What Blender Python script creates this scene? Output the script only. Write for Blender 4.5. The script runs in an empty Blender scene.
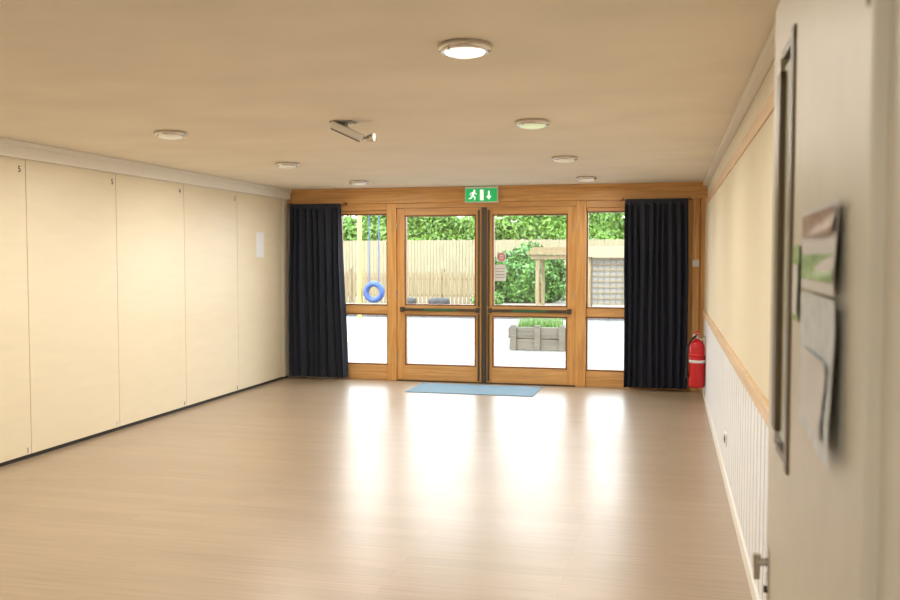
import bpy, math, random
import numpy as np
from mathutils import Vector, Matrix
random.seed(4); rng=np.random.default_rng(7)
scn=bpy.context.scene
XL,XR,YF,H=-4.785,.4186,10.766,2.426

# ------------------------------------------------------------ materials
def new_mat(name):
    m=bpy.data.materials.new(name); m.use_nodes=True
    nt=m.node_tree; return m,nt,nt.nodes['Principled BSDF']
def N(nt,t,**k):
    n=nt.nodes.new(t)
    for a,b in k.items(): setattr(n,a,b)
    return n
def mat(name,col,rough=.5,metal=0,var=0,scale=(5,5,5),nscale=4,bump=0,emit=0,spec=None,detail=4,bdist=.01,col2=None):
    m,nt,b=new_mat(name)
    b.inputs['Base Color'].default_value=(*col,1); b.inputs['Roughness'].default_value=rough
    b.inputs['Metallic'].default_value=metal
    if spec is not None: b.inputs['Specular IOR Level'].default_value=spec
    if emit: 
        b.inputs['Emission Color'].default_value=(*col,1); b.inputs['Emission Strength'].default_value=emit
    if var or bump or col2:
        tc=N(nt,'ShaderNodeTexCoord'); mp=N(nt,'ShaderNodeMapping'); mp.inputs['Scale'].default_value=scale
        no=N(nt,'ShaderNodeTexNoise'); no.inputs['Scale'].default_value=nscale; no.inputs['Detail'].default_value=detail
        nt.links.new(tc.outputs['Object'],mp.inputs[0]); nt.links.new(mp.outputs[0],no.inputs['Vector'])
        if var or col2:
            r=N(nt,'ShaderNodeValToRGB'); r.color_ramp.elements[0].position=.3; r.color_ramp.elements[1].position=.7
            c0=[max(0,c*(1-var)) for c in col]; c1=[min(1,c*(1+var)) for c in col] if col2 is None else col2
            r.color_ramp.elements[0].color=(*c0,1); r.color_ramp.elements[1].color=(*c1,1)
            nt.links.new(no.outputs['Fac'],r.inputs[0]); nt.links.new(r.outputs[0],b.inputs['Base Color'])
        if bump:
            bp=N(nt,'ShaderNodeBump'); bp.inputs['Strength'].default_value=bump; bp.inputs['Distance'].default_value=bdist
            nt.links.new(no.outputs['Fac'],bp.inputs['Height']); nt.links.new(bp.outputs[0],b.inputs['Normal'])
    return m

def floor_mat():
    m,nt,b=new_mat('floor_vinyl_planks')
    tc=N(nt,'ShaderNodeTexCoord')
    br=N(nt,'ShaderNodeTexBrick'); br.inputs['Scale'].default_value=1; br.offset=.37
    br.inputs['Brick Width'].default_value=1.3; br.inputs['Row Height'].default_value=.11
    br.inputs['Mortar Size'].default_value=.001; br.inputs['Bias'].default_value=0
    br.inputs['Color1'].default_value=(.36,.272,.19,1); br.inputs['Color2'].default_value=(.40,.305,.215,1); br.inputs['Mortar'].default_value=(.29,.215,.15,1)
    nt.links.new(tc.outputs['Object'],br.inputs['Vector'])
    mp=N(nt,'ShaderNodeMapping'); mp.inputs['Scale'].default_value=(.9,30,1)
    no=N(nt,'ShaderNodeTexNoise'); no.inputs['Scale'].default_value=2.5; no.inputs['Detail'].default_value=5
    nt.links.new(tc.outputs['Object'],mp.inputs[0]); nt.links.new(mp.outputs[0],no.inputs['Vector'])
    mx=N(nt,'ShaderNodeMix',data_type='RGBA',blend_type='OVERLAY'); mx.inputs[0].default_value=.3
    nt.links.new(br.outputs['Color'],mx.inputs[6]); nt.links.new(no.outputs['Fac'],mx.inputs[7])
    nt.links.new(mx.outputs[2],b.inputs['Base Color'])
    n2=N(nt,'ShaderNodeTexNoise'); n2.inputs['Scale'].default_value=.9; n2.inputs['Detail'].default_value=2
    nt.links.new(tc.outputs['Object'],n2.inputs['Vector'])
    mr=N(nt,'ShaderNodeMapRange'); mr.inputs[3].default_value=.28; mr.inputs[4].default_value=.38
    nt.links.new(n2.outputs['Fac'],mr.inputs[0]); nt.links.new(mr.outputs[0],b.inputs['Roughness'])
    b.inputs['Specular IOR Level'].default_value=.85
    return m
def wood_mat(name,a,bc,axis='z',rough=.4):
    m,nt,b=new_mat(name)
    tc=N(nt,'ShaderNodeTexCoord'); mp=N(nt,'ShaderNodeMapping')
    mp.inputs['Scale'].default_value={'z':(22,22,1.2),'x':(1.2,22,22),'y':(22,1.2,22)}[axis]
    no=N(nt,'ShaderNodeTexNoise'); no.inputs['Scale'].default_value=1.6; no.inputs['Detail'].default_value=5; no.inputs['Distortion'].default_value=.6
    r=N(nt,'ShaderNodeValToRGB'); r.color_ramp.elements[0].position=.3; r.color_ramp.elements[1].position=.72
    r.color_ramp.elements[0].color=(*a,1); r.color_ramp.elements[1].color=(*bc,1)
    nt.links.new(tc.outputs['Object'],mp.inputs[0]); nt.links.new(mp.outputs[0],no.inputs['Vector'])
    nt.links.new(no.outputs['Fac'],r.inputs[0]); nt.links.new(r.outputs[0],b.inputs['Base Color'])
    b.inputs['Roughness'].default_value=rough
    return m
def glass_mat():
    m=bpy.data.materials.new('window_glass'); m.use_nodes=True; nt=m.node_tree; nt.nodes.clear()
    o=N(nt,'ShaderNodeOutputMaterial'); mx=N(nt,'ShaderNodeMixShader'); t=N(nt,'ShaderNodeBsdfTransparent'); g=N(nt,'ShaderNodeBsdfGlossy')
    g.inputs['Roughness'].default_value=.02; t.inputs[0].default_value=(.97,.99,.98,1)
    mx.inputs[0].default_value=.05
    nt.links.new(t.outputs[0],mx.inputs[1]); nt.links.new(g.outputs[0],mx.inputs[2]); nt.links.new(mx.outputs[0],o.inputs[0]); return m

M={}
M['floor']=floor_mat()
M['ceiling']=mat('ceiling_artex_cream',(.88,.815,.70),.75,var=.05,scale=(1,1.3,1),nscale=1.3,bump=.25,detail=8,bdist=.02)
M['panel']=mat('partition_laminate_cream',(.82,.735,.56),.38,var=.02,scale=(1,1,6),nscale=3)
M['cream']=mat('wall_paint_cream',(.82,.76,.64),.55,var=.03,nscale=1)
M['white']=mat('gloss_white_paint',(.87,.85,.80),.35)
M['offwhite']=mat('wall_panelling_white',(.84,.87,.92),.4)
M['groove']=mat('wall_panelling_groove',(.50,.53,.60),.5)
M['pin']=mat('pinboard_fabric',(.72,.66,.52),.9,var=.04,nscale=30,bump=.1)
M['dark']=mat('dark_gap',(.03,.028,.025),.7)
M['woodz']=wood_mat('pine_frame_vertical',(.62,.30,.08),(.86,.50,.19),'z')
M['woodx']=wood_mat('pine_frame_horizontal',(.60,.31,.10),(.84,.50,.21),'x')
M['woody']=wood_mat('pine_trim_lengthwise',(.64,.45,.27),(.78,.59,.39),'y')
M['bead']=wood_mat('dark_glazing_bead',(.20,.075,.025),(.30,.12,.04),'z')
M['beadb']=mat('brown_vision_bead',(.15,.105,.055),.4)
M['bronze']=mat('dark_bronze_metal',(.10,.085,.07),.35,.7)
M['steel']=mat('brushed_steel',(.6,.6,.6),.25,1)
M['chrome']=mat('chrome',(.70,.68,.65),.15,1)
M['glass']=glass_mat()
M['curtain']=mat('curtain_navy_fabric',(.020,.025,.042),.85,var=.3,nscale=20,bump=.2)
M['red']=mat('extinguisher_red',(.60,.015,.02),.25)
M['black']=mat('black_rubber',(.02,.02,.022),.6)
M['plastic']=mat('white_plastic',(.86,.86,.84),.35)
M['plasticg']=mat('grey_plastic',(.35,.34,.32),.4)
M['green']=mat('exit_green',(.02,.42,.12),.4,emit=.6)
M['bargreen']=mat('push_label_green',(.03,.16,.07),.4)
M['signw']=mat('sign_white',(.9,.95,.9),.4,emit=.7)
M['paper']=mat('white_paper',(.85,.86,.9),.7)
M['bluepaper']=mat('pale_paper',(.74,.80,.86),.45,var=.12,nscale=6)
M['lime']=mat('green_print',(.26,.62,.14),.5,var=.3,nscale=8,col2=(.55,.75,.40))
M['brownp']=mat('brown_print',(.30,.15,.10),.5,nscale=10,col2=(.55,.42,.34))
M['mat']=mat('entrance_mat_blue',(.19,.30,.39),.85,var=.2,nscale=60,bump=.4)
M['lamp']=mat('lamp_diffuser',(1,.98,.92),.3,emit=1.1)
M['lampdim']=mat('lamp_diffuser_green',(.75,.9,.6),.3,emit=.4)
M['lampoff']=mat('lamp_diffuser_dim',(.85,.82,.72),.3,emit=.2)
M['door']=mat('door_paint_cream',(.76,.72,.63),.45,var=.03,nscale=2)
M['patio']=mat('patio_concrete',(.165,.158,.148),.85,var=.25,nscale=.5)
M['ground']=mat('raised_bed_bark',(.18,.155,.12),.9,var=.3,nscale=6)
M['brick']=mat('kerb_stone',(.06,.06,.06),.8,var=.3,nscale=5)
M['coping']=mat('coping_stone',(.19,.185,.175),.8,var=.1)
M['fence']=wood_mat('fence_boards',(.17,.145,.085),(.25,.215,.14),'z',.8)
M['fence2']=wood_mat('picket_boards',(.14,.10,.05),(.22,.165,.09),'z',.8)
M['sleeper']=wood_mat('weathered_timber',(.075,.065,.05),(.16,.14,.11),'x',.8)
M['leaf']=mat('hedge_leaves',(.03,.095,.006),.5,nscale=1.2,col2=(.16,.29,.035))
M['leafb']=mat('bush_leaves',(.018,.085,.012),.5,nscale=1.5,col2=(.10,.24,.035))
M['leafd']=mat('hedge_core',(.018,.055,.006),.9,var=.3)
M['grass']=mat('grass_blades',(.05,.15,.02),.6,nscale=4,col2=(.15,.25,.06))
M['yellow']=mat('yellow_paint',(.36,.29,.08),.4)
M['bluep']=mat('blue_paint',(.008,.045,.18),.4)
M['redsign']=mat('sign_red',(.7,.02,.02),.5)

# ------------------------------------------------------------ mesh builder
class MB:
    def __init__(s): s.v=[];s.f=[];s.m=[];s.sm=[];s.mats=[]
    def mi(s,m):
        m=M[m]
        if m not in s.mats: s.mats.append(m)
        return s.mats.index(m)
    def add(s,vs,fs,m,smooth=False,T=None):
        o=len(s.v)
        if T is not None: vs=[T@Vector(v) for v in vs]
        s.v+= [tuple(v) for v in vs]
        k=s.mi(m)
        for f in fs: s.f.append([i+o for i in f]); s.m.append(k); s.sm.append(smooth)
    def box(s,x0,x1,y0,y1,z0,z1,m,T=None,c=0):
        if c<=0:
            vs=[(x,y,z) for x in(x0,x1) for y in(y0,y1) for z in(z0,z1)]
            s.add(vs,[(0,1,3,2),(4,6,7,5),(0,4,5,1),(2,3,7,6),(0,2,6,4),(1,5,7,3)],m,False,T); return
        import bmesh
        bm=bmesh.new(); bmesh.ops.create_cube(bm,size=1)
        for v in bm.verts: v.co=Vector(((x0+x1)/2+v.co.x*(x1-x0),(y0+y1)/2+v.co.y*(y1-y0),(z0+z1)/2+v.co.z*(z1-z0)))
        bmesh.ops.bevel(bm,geom=bm.edges[:],offset=c,segments=2,affect='EDGES',profile=.6)
        bm.verts.index_update()
        s.add([v.co.copy() for v in bm.verts],[[v.index for v in f.verts] for f in bm.faces],m,False,T); bm.free()
    def tube(s,p0,p1,r0,r1=None,m='steel',n=16,caps=True):
        r1=r0 if r1 is None else r1; p0=Vector(p0);p1=Vector(p1);d=(p1-p0).normalized()
        a=d.orthogonal().normalized();b=d.cross(a)
        vs=[];
        for p,r in((p0,r0),(p1,r1)):
            for i in range(n):
                t=2*math.pi*i/n; vs.append(p+a*math.cos(t)*r+b*math.sin(t)*r)
        s.add(vs,[(i,(i+1)%n,n+(i+1)%n,n+i) for i in range(n)],m,True)
        if caps: s.add(vs[:n],[list(range(n))[::-1]],m); s.add(vs[n:],[list(range(n))],m)
    def path(s,pts,r,m,n=10):
        for i in range(len(pts)-1): s.tube(pts[i],pts[i+1],r,r,m,n)
    def lathe(s,prof,o,m,n=32,T=None):
        vs=[];k=len(prof)
        for i in range(n):
            t=2*math.pi*i/n
            for r,z in prof: vs.append((o[0]+r*math.cos(t),o[1]+r*math.sin(t),o[2]+z))
        fs=[(i*k+j,((i+1)%n)*k+j,((i+1)%n)*k+j+1,i*k+j+1) for i in range(n) for j in range(k-1)]
        s.add(vs,fs,m,True,T)
    def torus(s,c,R,r,m,T=None,n=40,k=12):
        vs=[];
        for i in range(n):
            t=2*math.pi*i/n
            for j in range(k):
                u=2*math.pi*j/k; vs.append(((R+r*math.cos(u))*math.cos(t),r*math.sin(u)*1.3,(R+r*math.cos(u))*math.sin(t)))
        vs=[Vector(v) for v in vs]
        if T is not None: vs=[T@v for v in vs]
        vs=[v+Vector(c) for v in vs]
        s.add(vs,[(i*k+j,((i+1)%n)*k+j,((i+1)%n)*k+(j+1)%k,i*k+(j+1)%k) for i in range(n) for j in range(k)],m,True)
    def obj(s,name,parent=None):
        me=bpy.data.meshes.new(name); me.from_pydata(s.v,[],s.f)
        for m in s.mats: me.materials.append(m)
        me.polygons.foreach_set('material_index',s.m); me.polygons.foreach_set('use_smooth',s.sm); me.update()
        import bmesh
        if len(s.f)<60000:
            bm=bmesh.new(); bm.from_mesh(me); bmesh.ops.recalc_face_normals(bm,faces=bm.faces[:]); bm.to_mesh(me); bm.free()
        ob=bpy.data.objects.new(name,me); bpy.context.collection.objects.link(ob)
        if parent: ob.parent=parent
        return ob
def one(name,*a,**k):
    b=MB(); b.box(*a,**k); return b.obj(name)

YB=-2.2   # back of the lobby
# ------------------------------------------------------------ room shell
one('floor',XL-.3,XR+.3,YB,YF+.14,-.12,0,'floor')
one('ceiling',XL-.3,XR+.3,YB,YF+.5,H,H+.25,'ceiling')
one('wall_left',XL-.25,XL-.07,YB,YF+.14,0,H,'cream')
one('wall_rear',XL-.25,XR+.25,YB-.15,YB,0,H,'cream')
b=MB(); b.box(XR,XR+.2,YB,YF+.14,0,H,'cream'); b.obj('wall_right')
# doorway partition beside camera
b=MB(); b.box(.245,XR,.80,.95,0,H,'cream'); b.box(XL-.07,-1.6,.80,.95,0,H,'cream'); b.box(-1.6,.245,.80,.95,2.12,H,'cream'); b.obj('wall_front')
b=MB(); b.box(.205,.245,.78,.965,0,2.12,'door'); b.box(.19,.32,.95,.97,0,2.18,'door',c=.004)
b.box(-1.6,.245,.78,.965,2.08,2.12,'door'); b.box(-1.62,-1.56,.78,.965,0,2.12,'door'); b.obj('trim_door_frame')

# far wall
b=MB()
b.box(XL-.07,-4.18,YF,YF+.14,0,2.24,'cream'); b.box(-.36,XR,YF,YF+.14,0,2.24,'woodz')
b.box(XL-.07,XR,YF,YF+.14,2.24,H,'cream'); b.obj('wall_far')
b=MB(); b.box(XL,XR,YF-.05,YF,2.235,H-.005,'woodx',c=.006); b.box(XL,XR,YF-.075,YF,2.395,H-.002,'woodx',c=.004); b.obj('trim_beam')
b=MB(); b.box(.26,.34,YF-.03,YF,0,2.235,'woodz',c=.004); b.box(.355,XR-.002,YF-.045,YF,0,2.235,'woodz',c=.004); b.obj('trim_corner_post')

# glazing: frame + windows + doors
fy0,fy1=YF-.02,YF+.12
b=MB()
for x0,x1 in((-4.18,-4.10),(-3.455,-3.335),(-1.085,-.965),(-.44,-.36)): b.box(x0,x1,fy0,fy1,0,2.235,'woodz',c=.006)
b.box(-4.10,-3.455,fy0,fy1,2.15,2.235,'woodx',c=.005); b.box(-3.335,-1.085,fy0,fy1,2.175,2.235,'woodx',c=.005); b.box(-.965,-.44,fy0,fy1,2.15,2.235,'woodx',c=.005)
b.obj('trim_glazing_frame')
def glazed(b,x0,x1,z0,z1,y):
    w=.018
    b.box(x0,x0+w,y-.03,y+.03,z0,z1,'bead');b.box(x1-w,x1,y-.03,y+.03,z0,z1,'bead')
    b.box(x0+w,x1-w,y-.03,y+.03,z0,z0+w,'bead');b.box(x0+w,x1-w,y-.03,y+.03,z1-w,z1,'bead')
    b.box(x0+w,x1-w,y-.003,y+.003,z0+w,z1-w,'glass')
for i,(x0,x1) in enumerate(((-4.098,-3.457),(-.963,-.442))):
    b=MB(); y0,y1=YF+.02,YF+.09
    b.box(x0,x1,y0,y1,.0,.19,'woodx',c=.004); b.box(x0,x1,y0,y1,.845,.945,'woodx',c=.004); b.box(x0,x1,y0-.0,y1,2.11,2.149,'woodx',c=.004)
    glazed(b,x0,x1,.19,.845,YF+.055); glazed(b,x0,x1,.945,2.11,YF+.055)
    b.obj('window_%d'%(i+1))
for i,(x0,x1) in enumerate(((-3.333,-2.214),(-2.210,-1.087))):
    b=MB(); y0,y1=YF+.01,YF+.065; yc=YF+.04
    b.box(x0,x0+.10,y0,y1,.012,2.172,'woodz',c=.005); b.box(x1-.10,x1,y0,y1,.012,2.172,'woodz',c=.005)
    b.box(x0+.1,x1-.1,y0,y1,.012,.20,'woodx',c=.004); b.box(x0+.1,x1-.1,y0,y1,2.085,2.172,'woodx',c=.004)
    b.box(x0+.1,x1-.1,y0,y1,.84,.955,'woodx',c=.004)
    glazed(b,x0+.1,x1-.1,.20,.84,yc); glazed(b,x0+.1,x1-.1,.955,2.085,yc)
    b.box(x0+.08,x1-.08,y0-.045,y0-.012,.888,.922,'bronze',c=.006)
    b.box(x0+.05,x0+.10,y0-.05,y0,.875,.935,'bronze',c=.006); b.box(x1-.10,x1-.05,y0-.05,y0,.875,.935,'bronze',c=.006)
    xm=(x0+x1)/2; b.box(xm-.20,xm+.22,y0-.047,y0-.044,.893,.917,'bargreen')
    sx=x1-.03 if i==0 else x0
    b.box(sx,sx+.03,y0-.012,y0,.012,2.172,'bronze'); 
    sx=x1-.075 if i==0 else x0+.045
    b.box(sx,sx+.022,y0-.02,y0,.95,2.14,'bronze'); b.box(sx,sx+.022,y0-.02,y0,.03,.86,'bronze')
    hx=x0 if i==0 else x1
    for z in(.25,1.05,1.9): b.tube((hx,y0-.008,z),(hx,y0-.008,z+.1),.008,m='steel',n=8)
    b.obj('door_%d'%(i+1))
one('trim_threshold',-3.335,-1.085,YF-.03,YF+.12,0,.012,'bronze')

# left folding partition
b=MB()
seams=[9.32-1.145*k for k in range(0,8)][::-1]; edges=[seams[0]-.3]+seams+[10.52]
edges=[e for e in edges if e>1.0]; edges=[.97]+edges
for a,c in zip(edges[:-1],edges[1:]):
    b.box(XL-.045,XL,a+.003,c-.003,.035,2.30,'panel',c=.003)
b.box(XL-.05,XL-.03,.96,10.52,.0,2.30,'dark')
b.box(XL-.06,XL-.02,.96,10.70,.0,.035,'dark')
b.box(XL-.045,XL+.0,10.53,YF-.05,.03,2.30,'cream')
for a in edges[1:-1]:
    b.box(XL-.0,XL+.004,a-.05,a-.035,.05,.09,'steel')
pt=b.obj('folding_partition')
b=MB(); b.box(XL-.06,XL+.055,.96,YF-.08,2.30,H-.002,'white',c=.005); b.box(XL-.06,XL+.07,.96,YF-.08,2.385,H-.001,'white',c=.004); b.obj('trim_partition_track')
for y,t in((5.80,'5'),(6.96,'5'),(8.08,'4'),(9.25,'3')):
    cu=bpy.data.curves.new('panel_number','FONT'); cu.body=t; cu.size=.07; cu.extrude=.0008; cu.materials.append(M['dark'])
    o=bpy.data.objects.new('panel_number',cu); bpy.context.collection.objects.link(o); o.rotation_euler=(math.pi/2,0,math.pi/2); o.location=(XL+.0012,y,2.2); o.parent=pt
b=MB(); b.box(XL+.0005,XL+.002,9.80,10.01,1.56,1.86,'paper')
b.obj('notice_paper')

# right wall trims
y0,y1=.97,YF-.06
b=MB(); b.box(XR-.014,XR,y0,y1,0,.90,'groove')
y=y0+.05
while y<y1-.02:
    b.box(XR-.024,XR-.014,y,min(y+.125,y1),.08,.885,'offwhite',c=.003); y+=.16
b.obj('trim_wainscot')
b=MB(); b.box(XR-.035,XR-.014,y0,y1,0,.08,'white',c=.003); b.obj('baseboard_right')
b=MB(); b.box(XR-.036,XR,y0,y1,.885,.955,'woody',c=.006); b.obj('trim_dado')
b=MB(); b.box(XR-.012,XR-.001,y0+.2,y1-.1,.956,2.15,'pin'); b.box(XR-.022,XR-.001,y0+.2,y1-.1,2.15,2.225,'woody',c=.003)
b.box(XR-.022,XR-.001,y1-.1,y1-.04,.956,2.225,'woody',c=.003)
b.obj('pinboard')
b=MB(); b.box(XR-.05,XR,y0,y1,H-.05,H-.001,'white',c=.008); b.obj('trim_cornice_right')
b=MB(); b.box(XR-.036,XR-.024,6.27,6.41,.27,.355,'plastic',c=.003); b.box(XR-.038,XR-.035,6.29,6.33,.29,.335,'dark'); b.box(XR-.038,XR-.035,6.35,6.39,.29,.335,'dark'); b.obj('wall_socket')
b=MB(); b.box(.262,.338,YF-.045,YF-.03,1.45,1.53,'plastic',c=.004); b.box(.29,.31,YF-.05,YF-.044,1.475,1.505,'plastic',c=.002); b.obj('light_switch')

# curtains
def curtain(x0,x1,name,flare=0,folds=9,seed=0):
    r=random.Random(seed); nx,nz=220,40; vs=[];fs=[]
    ph=[r.uniform(0,6.28) for _ in range(4)]
    for k in range(nz+1):
        t=k/nz; z=2.20-t*2.165
        a=.028+.022*min(1,t*3)
        for i in range(nx+1):
            u=i/nx
            x=x0+(x1-x0)*u + flare*t*(u) + .006*math.sin(5*t+ph[0]+u*9)
            th=2*math.pi*(folds*u+.18*math.sin(2*math.pi*u*2.3+ph[1])+.06*t*math.sin(u*17+ph[2]))
            yy=YF-.165 + a*math.sin(th)+.010*math.sin(2*th+ph[3]+t)*t
            x+=.012*math.sin(2*th)*min(1,.3+t)
            vs.append((x,yy,z))
    for k in range(nz):
        for i in range(nx): q=k*(nx+1)+i; fs.append((q,q+1,q+nx+2,q+nx+1))
    b=MB(); b.add(vs,fs,'curtain',True)
    b.box(x0,x1,YF-.17,YF-.155,2.17,2.235,'curtain')
    return b.obj(name)
curtain(-4.70,-4.02,'curtain',.07,8,1)
curtain(-.50,.20,'curtain',.02,9,5)
b=MB()
for x0,x1 in((-4.75,-3.95),(-.56,.25)):
    b.tube((x0,YF-.135,2.222),(x1,YF-.135,2.222),.010,m='bead',n=10)
    for x in(x0+.03,x1-.03): b.box(x-.010,x+.010,YF-.145,YF-.049,2.23,2.25,'bead')
b.obj('curtain_rail')

# exit sign
b=MB(); sx0,sx1,sz0,sz1=-2.43,-2.02,2.225,2.42; sy=YF-.11
b.box(sx0,sx1,sy,YF-.05,sz0,sz1,'plastic',c=.006); b.box(sx0+.010,sx1-.010,sy-.004,sy,sz0+.010,sz1-.026,'green')
def q2(pts): 
    y=sy-.006; b.add([(sx0+.20+p[0],y,sz0+.09+p[1]*1.1) for p in pts],[list(range(len(pts)))],'signw')
def limb(p,q,w=.010):
    dx,dz=q[0]-p[0],q[1]-p[1];l=math.hypot(dx,dz);nx,nz=-dz/l*w/2,dx/l*w/2
    q2([(p[0]+nx,p[1]+nz),(q[0]+nx,q[1]+nz),(q[0]-nx,q[1]-nz),(p[0]-nx,p[1]-nz)])
ox=-.09
q2([(ox+.012+.013*math.cos(a*.5236),.048+.013*math.sin(a*.5236)) for a in range(12)])
limb((ox+.005,.033),(ox-.012,-.008),.024); limb((ox-.012,-.006),(ox+.02,-.026),.014); limb((ox+.02,-.026),(ox+.012,-.056),.012)
limb((ox-.014,-.004),(ox-.03,-.035),.014); limb((ox-.03,-.035),(ox-.06,-.038),.012); limb((ox+.006,.03),(ox+.038,.008),.010); limb((ox,.03),(ox-.036,.018),.010); limb((ox-.036,.018),(ox-.042,-.004),.009)
q2([(-.01,-.058),(.035,-.058),(.035,.058),(-.01,.058)])
limb((.10,.045),(.10,-.02),.022); q2([(.065,-.012),(.135,-.012),(.10,-.052)])
b.obj('exit_sign')

# ceiling lamps
def lamp(x,y,power,dm='lamp'):
    b=MB()
    b.lathe([(0,0),(.106,0),(.113,-.008),(.110,-.024),(.096,-.032),(.084,-.030)],(x,y,H),'chrome')
    b.lathe([(.086,-.028),(.078,-.038),(.05,-.046),(.0,-.048)],(x,y,H),dm)
    for a in (0,2.1,4.2): b.tube((x+.098*math.cos(a),y+.098*math.sin(a),H-.03),(x+.098*math.cos(a),y+.098*math.sin(a),H-.037),.006,m='steel',n=8)
    o=b.obj('ceiling_light')
    if power:
        l=bpy.data.lights.new('lamp_fill','AREA'); l.shape='DISK'; l.size=.17; l.energy=power; l.color=(1,.935,.82); l.spread=math.pi  # area light added for room fill, even under fixtures that look off
        lo=bpy.data.objects.new('lamp_fill',l); lo.location=(x,y,H-.056); bpy.context.collection.objects.link(lo); lo.parent=o
for x,y,p,d in((-.825,3.62,26,'lamp'),(-.86,5.71,24,'lampdim'),(-.89,7.8,18,'lampoff'),(-.88,9.77,8,'lampoff'),
             (-3.44,9.66,12,'lampoff'),(-3.43,7.68,26,'lampoff'),(-3.38,5.61,26,'lampoff'),(-3.38,3.6,20,'lamp'),(-.7,-.6,26,'lamp'),(-3.4,1.7,10,'lamp')):  # last two fixtures are unseen, added to fill lobby and near end
    lamp(x,y,p,d)

# emergency light on ceiling: slanted box on a bracket with a small spot head
b=MB(); B0=(-2.0,5.45,H)
b.box(B0[0]-.12,B0[0]+.03,B0[1]-.05,B0[1]+.05,H-.010,H-.0005,'plasticg',c=.002)
b.box(B0[0]-.10,B0[0]-.02,B0[1]-.02,B0[1]+.02,H-.06,H-.008,'plasticg')
T=Matrix.Translation((B0[0]-.01,B0[1],H-.072))@Matrix.Rotation(math.radians(20),4,'Z')@Matrix.Rotation(math.radians(24),4,'Y')@Matrix.Rotation(math.radians(12),4,'X')
b.box(-.12,.10,-.06,.06,-.012,.03,'plastic',T=T,c=.008)
b.box(-.11,.09,-.05,.05,-.024,-.012,'plasticg',T=T,c=.004)
b.box(.099,.103,-.045,.045,-.008,.024,'plasticg',T=T)
p0=T@Vector((.10,0,.01)); p1=T@Vector((.125,0,.018)); b.tube(p0,p1,.009,m='steel',n=8)
b.tube(p1,p1+Vector((.05,-.008,.004)),.020,.030,m='chrome',n=20); b.tube(p1+Vector((.05,-.008,.004)),p1+Vector((.053,-.008,.004)),.026,m='signw',n=20)
b.obj('emergency_light')

# entrance mat
b=MB(); b.box(-2.95,-1.46,9.84,10.58,.0005,.008,'mat',c=.003); b.obj('door_mat')

# fire extinguisher
b=MB(); ex,ey,ez=.305,9.98,.15
b.lathe([(0,0),(.070,0),(.082,.012),(.085,.03),(.085,.43),(.080,.465),(.060,.495),(.030,.51),(.026,.53),(0,.53)],(ex,ey,ez),'red')
b.lathe([(.0855,.27),(.0862,.27),(.0862,.30),(.0855,.30)],(ex,ey,ez),'paper',n=32)
b.lathe([(.0857,.34),(.0867,.34),(.0867,.37),(.0857,.37)],(ex,ey,ez),'redsign',n=32)
b.tube((ex,ey,ez+.52),(ex,ey,ez+.575),.022,m='steel'); b.box(ex-.02,ex+.02,ey-.11,ey+.03,ez+.60,ez+.615,'red',c=.003)
b.box(ex-.016,ex+.016,ey-.10,ey+.02,ez+.57,ez+.582,'red',c=.003); b.box(ex-.012,ex+.012,ey-.01,ey+.02,ez+.57,ez+.61,'steel')
b.tube((ex-.02,ey,ez+.555),(ex-.045,ey,ez+.555),.018,m='paper',n=14)
pts=[]
for i in range(15):
    t=i/14; a=t*math.pi
    pts.append((ex-.02-.085*math.sin(min(a,1.57)) , ey-.05*math.sin(a)-.02, ez+.56-.36*t+.03*math.sin(a)))
b.path(pts,.010,'black'); b.tube(pts[-1],(pts[-1][0],pts[-1][1],pts[-1][2]-.09),.012,.018,'black')
b.box(XR-.05,XR-.025,ey-.03,ey+.03,ez+.35,ez+.56,'steel'); b.box(ex+.02,XR-.03,ey-.02,ey+.02,ez+.52,ez+.53,'steel')
b.obj('fire_extinguisher')

# near door leaf (open against right wall)
b=MB(); dx0,dx1=.20,.244; dy0,dy1=.972,1.90
py0,py1,pz0,pz1=1.595,1.80,1.195,1.925
b.box(dx0,dx1,dy0,py0,.01,2.04,'door'); b.box(dx0,dx1,py1,dy1,.01,2.04,'door')
b.box(dx0,dx1,py0,py1,.01,pz0,'door'); b.box(dx0,dx1,py0,py1,pz1,2.04,'door')
b.box(dx0+.006,dx1-.006,py0+.02,py1-.02,pz0+.02,pz1-.02,'door')
b.box(dx0+.002,dx0+.005,py0,py1,pz0,pz1,'glass')
X0,X1=dx0-.005,dx0+.012
b.box(X0,X1,py0-.012,py0+.022,pz0-.012,pz1+.012,'beadb',c=.003); b.box(X0,X1,py1-.040,py1+.012,pz0+.03,pz1-.03,'beadb',c=.003)
b.box(X0+.004,X1,py0+.022,py1-.03,pz0-.008,pz0+.008,'beadb',c=.003); b.box(X0+.004,X1,py0+.022,py1-.03,pz1-.008,pz1+.008,'beadb',c=.003)
b.box(dx0-.003,dx0,1.845,1.885,.87,.97,'steel',c=.001); b.tube((dx0-.002,1.865,.94),(dx0-.024,1.865,.94),.008,m='steel')
b.tube((dx0-.022,1.865,.955),(dx0-.022,1.865,.905),.008,.006,m='steel'); b.tube((dx0-.001,1.865,.885),(dx0-.008,1.865,.885),.007,m='dark')
for z in(.25,1.0,1.8): b.tube((dx0-.006,dy0-.001,z),(dx0-.006,dy0-.001,z+.1),.007,m='steel',n=10)
b.obj('door_3')

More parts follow.
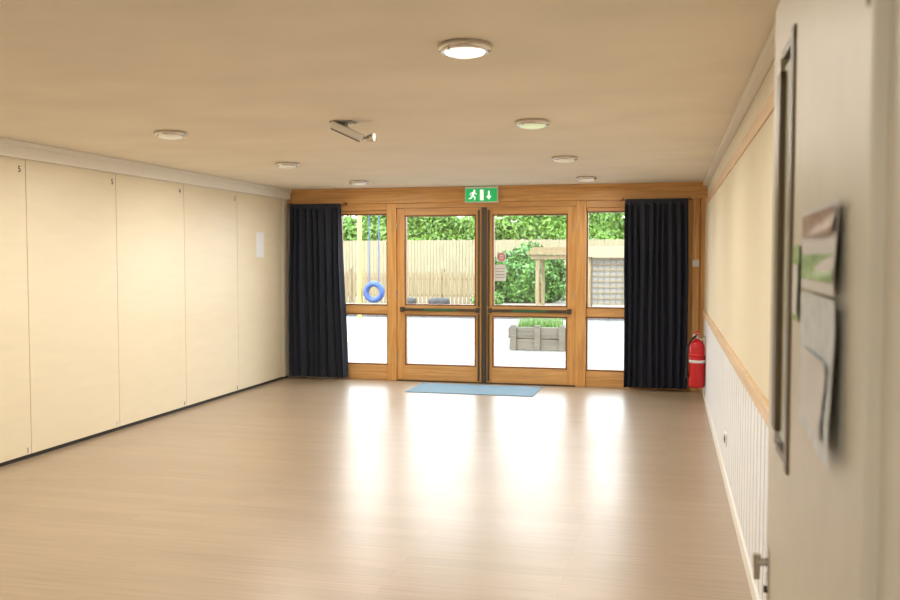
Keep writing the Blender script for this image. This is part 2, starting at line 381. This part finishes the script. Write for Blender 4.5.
# posters on the leaf
def sheet(b,y0,y1,z0,z1,m,curl,off=.0025,skew=0,n=14):
    vs=[];fs=[]
    for i in range(n+1):
        u=i/n
        for k in range(n+1):
            w=k/n
            X=dx0-off-curl*((1-u)**2)*(.35+.65*abs(w-.4))-curl*.25*math.sin(w*5+u*3)*(1-u)
            vs.append((X,y0+(y1-y0)*u,z0+(z1-z0)*w+skew*(u-.5)))
    for i in range(n):
        for k in range(n): q=i*(n+1)+k; fs.append((q,q+1,q+n+2,q+n+1))
    b.add(vs,fs,m,True)
b=MB()
sheet(b,1.12,1.46,1.505,1.620,'paper',.016); sheet(b,1.13,1.45,1.580,1.612,'brownp',.016,.004); sheet(b,1.13,1.45,1.520,1.555,'lime',.016,.004)
b.obj('poster')
b=MB(); sheet(b,1.11,1.45,1.30,1.50,'bluepaper',.020,.004); sheet(b,1.16,1.42,1.32,1.42,'paper',.020,.0055); b.obj('poster')
b=MB(); sheet(b,1.475,1.56,1.45,1.57,'lime',.004); sheet(b,1.48,1.555,1.46,1.54,'paper',.004,.0035); b.obj('notice_paper')

# signs on door glass
b=MB(); gy=YF+.034
b.box(-2.085,-1.945,gy-.002,gy,1.27,1.47,'paper'); b.box(-2.055,-1.945,gy-.002,gy,1.505,1.62,'paper')
b.torus((-2.0,gy-.004,1.563),.040,.006,'redsign',n=30,k=6); b.box(-2.032,-1.968,gy-.006,gy-.003,1.56,1.567,'redsign')
for k in range(4): b.box(-2.07,-1.96,gy-.003,gy-.0022,1.31+k*.035,1.316+k*.035,'coping')
b.obj('no_smoking_sign')

# ------------------------------------------------------------ outside
one('patio',-16,8,YF+.15,22.55,-.10,-.01,'patio')
one('raised_ground',-20,10,22.97,40,-.10,.25,'ground')
b=MB(); x=-14
while x<6:
    w=random.uniform(.35,.5); b.box(x,x+w-.012,22.66,22.9,-.1,.12+random.uniform(-.008,.008),'brick',c=.01); b.box(x+.1,x+w+.08,22.66,22.9,.125,.235,'brick',c=.01); x+=w
b.box(-14,6.3,22.62,22.95,.24,.29,'coping',c=.01); b.obj('low_retaining_wall')
b=MB(); x=-14.5
while x<4:
    hh=2.17+random.uniform(-.01,.01); b.box(x,x+.105,30,30.02,.25,hh,'fence'); x+=.115
for z in(.6,1.3,1.95): b.box(-14.5,4,30.02,30.07,z,z+.09,'fence')
xx=-14.5
while xx<4: b.box(xx,xx+.1,30.02,30.12,.25,2.2,'fence'); xx+=2.4
b.obj('board_fence')
b=MB(); x=-10.5
while x<-4.9:
    b.add([(x,24.6,.25),(x+.085,24.6,.25),(x+.085,24.6,1.10),(x+.0425,24.6,1.17),(x,24.6,1.10),(x,24.62,.25),(x+.085,24.62,.25),(x+.085,24.62,1.10),(x+.0425,24.62,1.17),(x,24.62,1.10)],
      [(0,1,2,3,4),(9,8,7,6,5),(0,5,6,1),(1,6,7,2),(2,7,8,3),(3,8,9,4),(4,9,5,0)],'fence2'); x+=.118
for z in(.45,.92): b.box(-10.5,-4.9,24.62,24.67,z,z+.07,'fence2')
xx=-10.5
while xx<-4.8: b.box(xx,xx+.09,24.62,24.71,.25,1.25,'fence2'); xx+=1.4
b.obj('picket_fence')

def leaves(b,P,Nn,size,m):
    n=len(P); a=rng.normal(size=(n,3)); a/=np.linalg.norm(a,axis=1)[:,None]
    nn=Nn+rng.normal(size=(n,3))*.7; nn/=np.linalg.norm(nn,axis=1)[:,None]
    t=np.cross(nn,a); t/=np.linalg.norm(t,axis=1)[:,None]; w=np.cross(nn,t)
    s=size*rng.uniform(.6,1.3,(n,1))
    V=np.stack([P-t*s,P+w*s*.45,P+t*s,P-w*s*.45],1).reshape(-1,3)
    b.add(V.tolist(),[(4*i,4*i+1,4*i+2,4*i+3) for i in range(n)],m,False)
def hedge(name,x0,x1,y,z0,z1,n):
    b=MB(); nx=80;nz=16
    f=lambda x,z:y-.25*math.sin(x*1.7)-.18*math.sin(x*4.1+z*2)-.12*math.sin(z*5+x)
    top=lambda x:z1+.22*math.sin(x*1.1)+.12*math.sin(x*2.9+1)+.07*math.sin(x*7)
    vs=[];fs=[]
    for i in range(nx+1):
        x=x0+(x1-x0)*i/nx
        for k in range(nz+1):
            z=z0+(top(x)-z0)*k/nz; vs.append((x,f(x,z)+.05+(k/nz)**6*.4,z))
        vs.append((x,y+1.2,top(x)-.1))
        vs.append((x,y+1.4,z0))
    K=nz+3
    for i in range(nx):
        for k in range(K-1): q=i*K+k; fs.append((q,q+K,q+K+1,q+1))
    b.add(vs,fs,'leafd',True)
    X=rng.uniform(x0,x1,n); Tt=np.array([top(x) for x in X]); Z=z0+(Tt-z0)*rng.uniform(.0,1.03,n)
    Y=np.array([f(x,z) for x,z in zip(X,Z)])+rng.normal(0,.07,n)
    leaves(b,np.stack([X,Y,Z],1),np.array([[0,-1,.4]]),.10,'leaf')
    b.obj(name)
hedge('hedge',-15,5,32,.25,3.3,30000)
def blob(name,c,r,n,m,size,lob=.12):
    b=MB(); vs=[];fs=[];A,B=32,18
    def rr(d): return 1+lob*math.sin(d[0]*5+1)*math.cos(d[2]*6)+lob*.7*math.sin(d[1]*8+d[2]*7)
    for i in range(B+1):
        for j in range(A):
            th=math.pi*i/B;ph=2*math.pi*j/A;d=(math.sin(th)*math.cos(ph),math.sin(th)*math.sin(ph),math.cos(th));q=rr(d)*.92
            vs.append((c[0]+r[0]*d[0]*q,c[1]+r[1]*d[1]*q,max(c[2]+r[2]*d[2]*q,.25)))
    for i in range(B):
        for j in range(A): fs.append((i*A+j,i*A+(j+1)%A,(i+1)*A+(j+1)%A,(i+1)*A+j))
    b.add(vs,fs,'leafd',True)
    D=rng.normal(size=(n,3)); D/=np.linalg.norm(D,axis=1)[:,None]
    Q=np.array([rr(d) for d in D])[:,None]*rng.uniform(.9,1.06,(n,1)); P=np.array(c)+D*np.array(r)*Q; k=P[:,2]>.30
    leaves(b,P[k],D[k],size,m); b.obj(name)
blob('garden_bush',(-4.05,25.9,.92),(1.12,.6,.90),5000,'leafb',.08)
blob('low_shrub',(-4.75,23.6,.40),(.40,.35,.24),900,'grass',.06)

# raised timber planter
b=MB(); px0,px1,py0_,py1_=-2.62,-1.66,14.9,15.75
for k in range(2):
    z0=-.01+k*.2; z1=z0+.19
    b.box(px0-.02*k,px1,py0_,py0_+.11,z0,z1,'sleeper',c=.012); b.box(px0,px1+.02*k,py1_-.11,py1_,z0,z1,'sleeper',c=.012)
    b.box(px0,px0+.11,py0_+.11,py1_-.11,z0,z1,'sleeper',c=.012); b.box(px1-.11,px1,py0_+.11,py1_-.11,z0,z1,'sleeper',c=.012)
for x in(px0+.02,(px0+px1)/2-.05,px1-.12): b.box(x,x+.10,py0_-.04,py0_,-.01,.42,'sleeper',c=.01)
b.box(px0+.1,px1-.1,py0_+.1,py1_-.1,0,.34,'ground')
V=[];Fq=[]
for i in range(900):
    x=random.uniform(px0+.12,px1-.12);y=random.uniform(py0_+.12,py1_-.12);h=random.uniform(.08,.24);a=random.uniform(0,6.28);l=random.uniform(0,.07);w=.008
    ca,sa=math.cos(a),math.sin(a);o=len(V)
    V+=[(x-sa*w,y+ca*w,.33),(x+sa*w,y-ca*w,.33),(x+ca*l,y+sa*l,.34+h)];Fq.append((o,o+1,o+2))
b.add(V,Fq,'grass'); b.obj('timber_planter')

# play shelter with lattice side
b=MB(); ya=23.1
for x in(-3.38,-2.16,-2.05,-1.0): 
    for y in(ya,ya+1.0 if x<-2.1 else ya+.4): b.box(x,x+.10,y,y+.10,.25,1.62,'fence2',c=.01)
b.box(-3.5,-2.05,ya-.04,ya+.03,1.52,1.63,'fence2',c=.01); b.box(-3.5,-2.05,ya+1.05,ya+1.12,1.52,1.63,'fence2',c=.01)
for k in range(7):
    yk=ya-.12+.18*k; zk=1.64+.03*k
    b.box(-3.6,-2.02,yk,yk+.19,zk,zk+.025,'fence2')
b.box(-1.95,-.98,ya+.12,ya+.15,.35,1.55,'coping')
for k in range(7): b.box(-1.95+k*.155,-1.925+k*.155,ya+.09,ya+.12,.35,1.55,'fence2')
for k in range(9): b.box(-1.95,-.98,ya+.075,ya+.09,.36+k*.145,.385+k*.145,'fence2')
b.add([(-2.15,ya-.12,1.58),(-.85,ya-.12,1.58),(-.85,ya+.22,1.86),(-2.15,ya+.22,1.86),(-.85,ya+.56,1.58),(-2.15,ya+.56,1.58)],[(0,1,2,3),(3,2,4,5),(0,3,5),(1,4,2),(0,5,4,1)],'fence2')
b.obj('timber_play_shelter')

# swing frame
b=MB(); sxp=-7.82
b.tube((sxp,22.0,-.01),(sxp,22.0,2.9),.06,m='yellow'); b.tube((sxp-3,22.0,-.01),(sxp-3,22.0,2.9),.06,m='yellow')
b.tube((sxp+1.1,22.0,2.9),(sxp-3.2,22.0,2.9),.055,m='yellow')
b.tube((sxp+1.05,21.4,.003),(sxp+1.05,22,2.9),.055,m='bluep')
for x in(-7.56,-7.30): b.tube((x,22,2.87),(x,22,.92),.014,m='bluep',n=8)
b.torus((-7.43,22,.67),.21,.075,'bluep'); b.obj('tyre_swing')
for x in(-7.05,-6.1):
    b=MB(); b.torus((x,23.6,.355),.22,.08,'black',T=Matrix.Rotation(math.radians(90),4,'X')); b.obj('tyre')
b=MB(); b.add([(-4.10,12.1,-.006),(-4.02,12.16,-.006),(-6.1,16.5,-.006),(-6.2,16.45,-.006)],[(0,1,2,3)],'yellow'); b.obj('playground_line')

# ------------------------------------------------------------ light
w=bpy.data.worlds.new('World'); scn.world=w; w.use_nodes=True; nt=w.node_tree; bg=nt.nodes['Background']
tc=N(nt,'ShaderNodeTexCoord'); sp=N(nt,'ShaderNodeSeparateXYZ'); r=N(nt,'ShaderNodeValToRGB')
r.color_ramp.elements[0].color=(1,1,1,1); r.color_ramp.elements[1].color=(.72,.86,1,1); r.color_ramp.elements[1].position=.9
nt.links.new(tc.outputs['Generated'],sp.inputs[0]); nt.links.new(sp.outputs[2],r.inputs[0]); nt.links.new(r.outputs[0],bg.inputs[0]); bg.inputs[1].default_value=8.0
s=bpy.data.lights.new('sun','SUN'); s.energy=4.5; s.angle=.03; s.color=(1,.95,.86)
so=bpy.data.objects.new('sun',s); so.rotation_euler=(math.radians(42),0,math.radians(-25)); bpy.context.collection.objects.link(so)
p=bpy.data.lights.new('sky_portal','AREA'); p.shape='RECTANGLE'; p.size=3.9; p.size_y=2.1; p.cycles.is_portal=True
po=bpy.data.objects.new('sky_portal',p); po.location=(-2.2,YF+.16,1.12); po.rotation_euler=(math.radians(-90),0,0); bpy.context.collection.objects.link(po)

scn.view_settings.view_transform='Standard'; scn.view_settings.look='None'; scn.view_settings.exposure=0

# ------------------------------------------------------------ camera
c=bpy.data.cameras.new('camera'); c.sensor_width=36; c.lens=35.68; c.dof.use_dof=True; c.dof.focus_distance=8; c.dof.aperture_fstop=5
co=bpy.data.objects.new('camera',c); co.location=(0,0,1.55); co.rotation_euler=(math.pi/2-.047,0,.2407); bpy.context.collection.objects.link(co); scn.camera=co
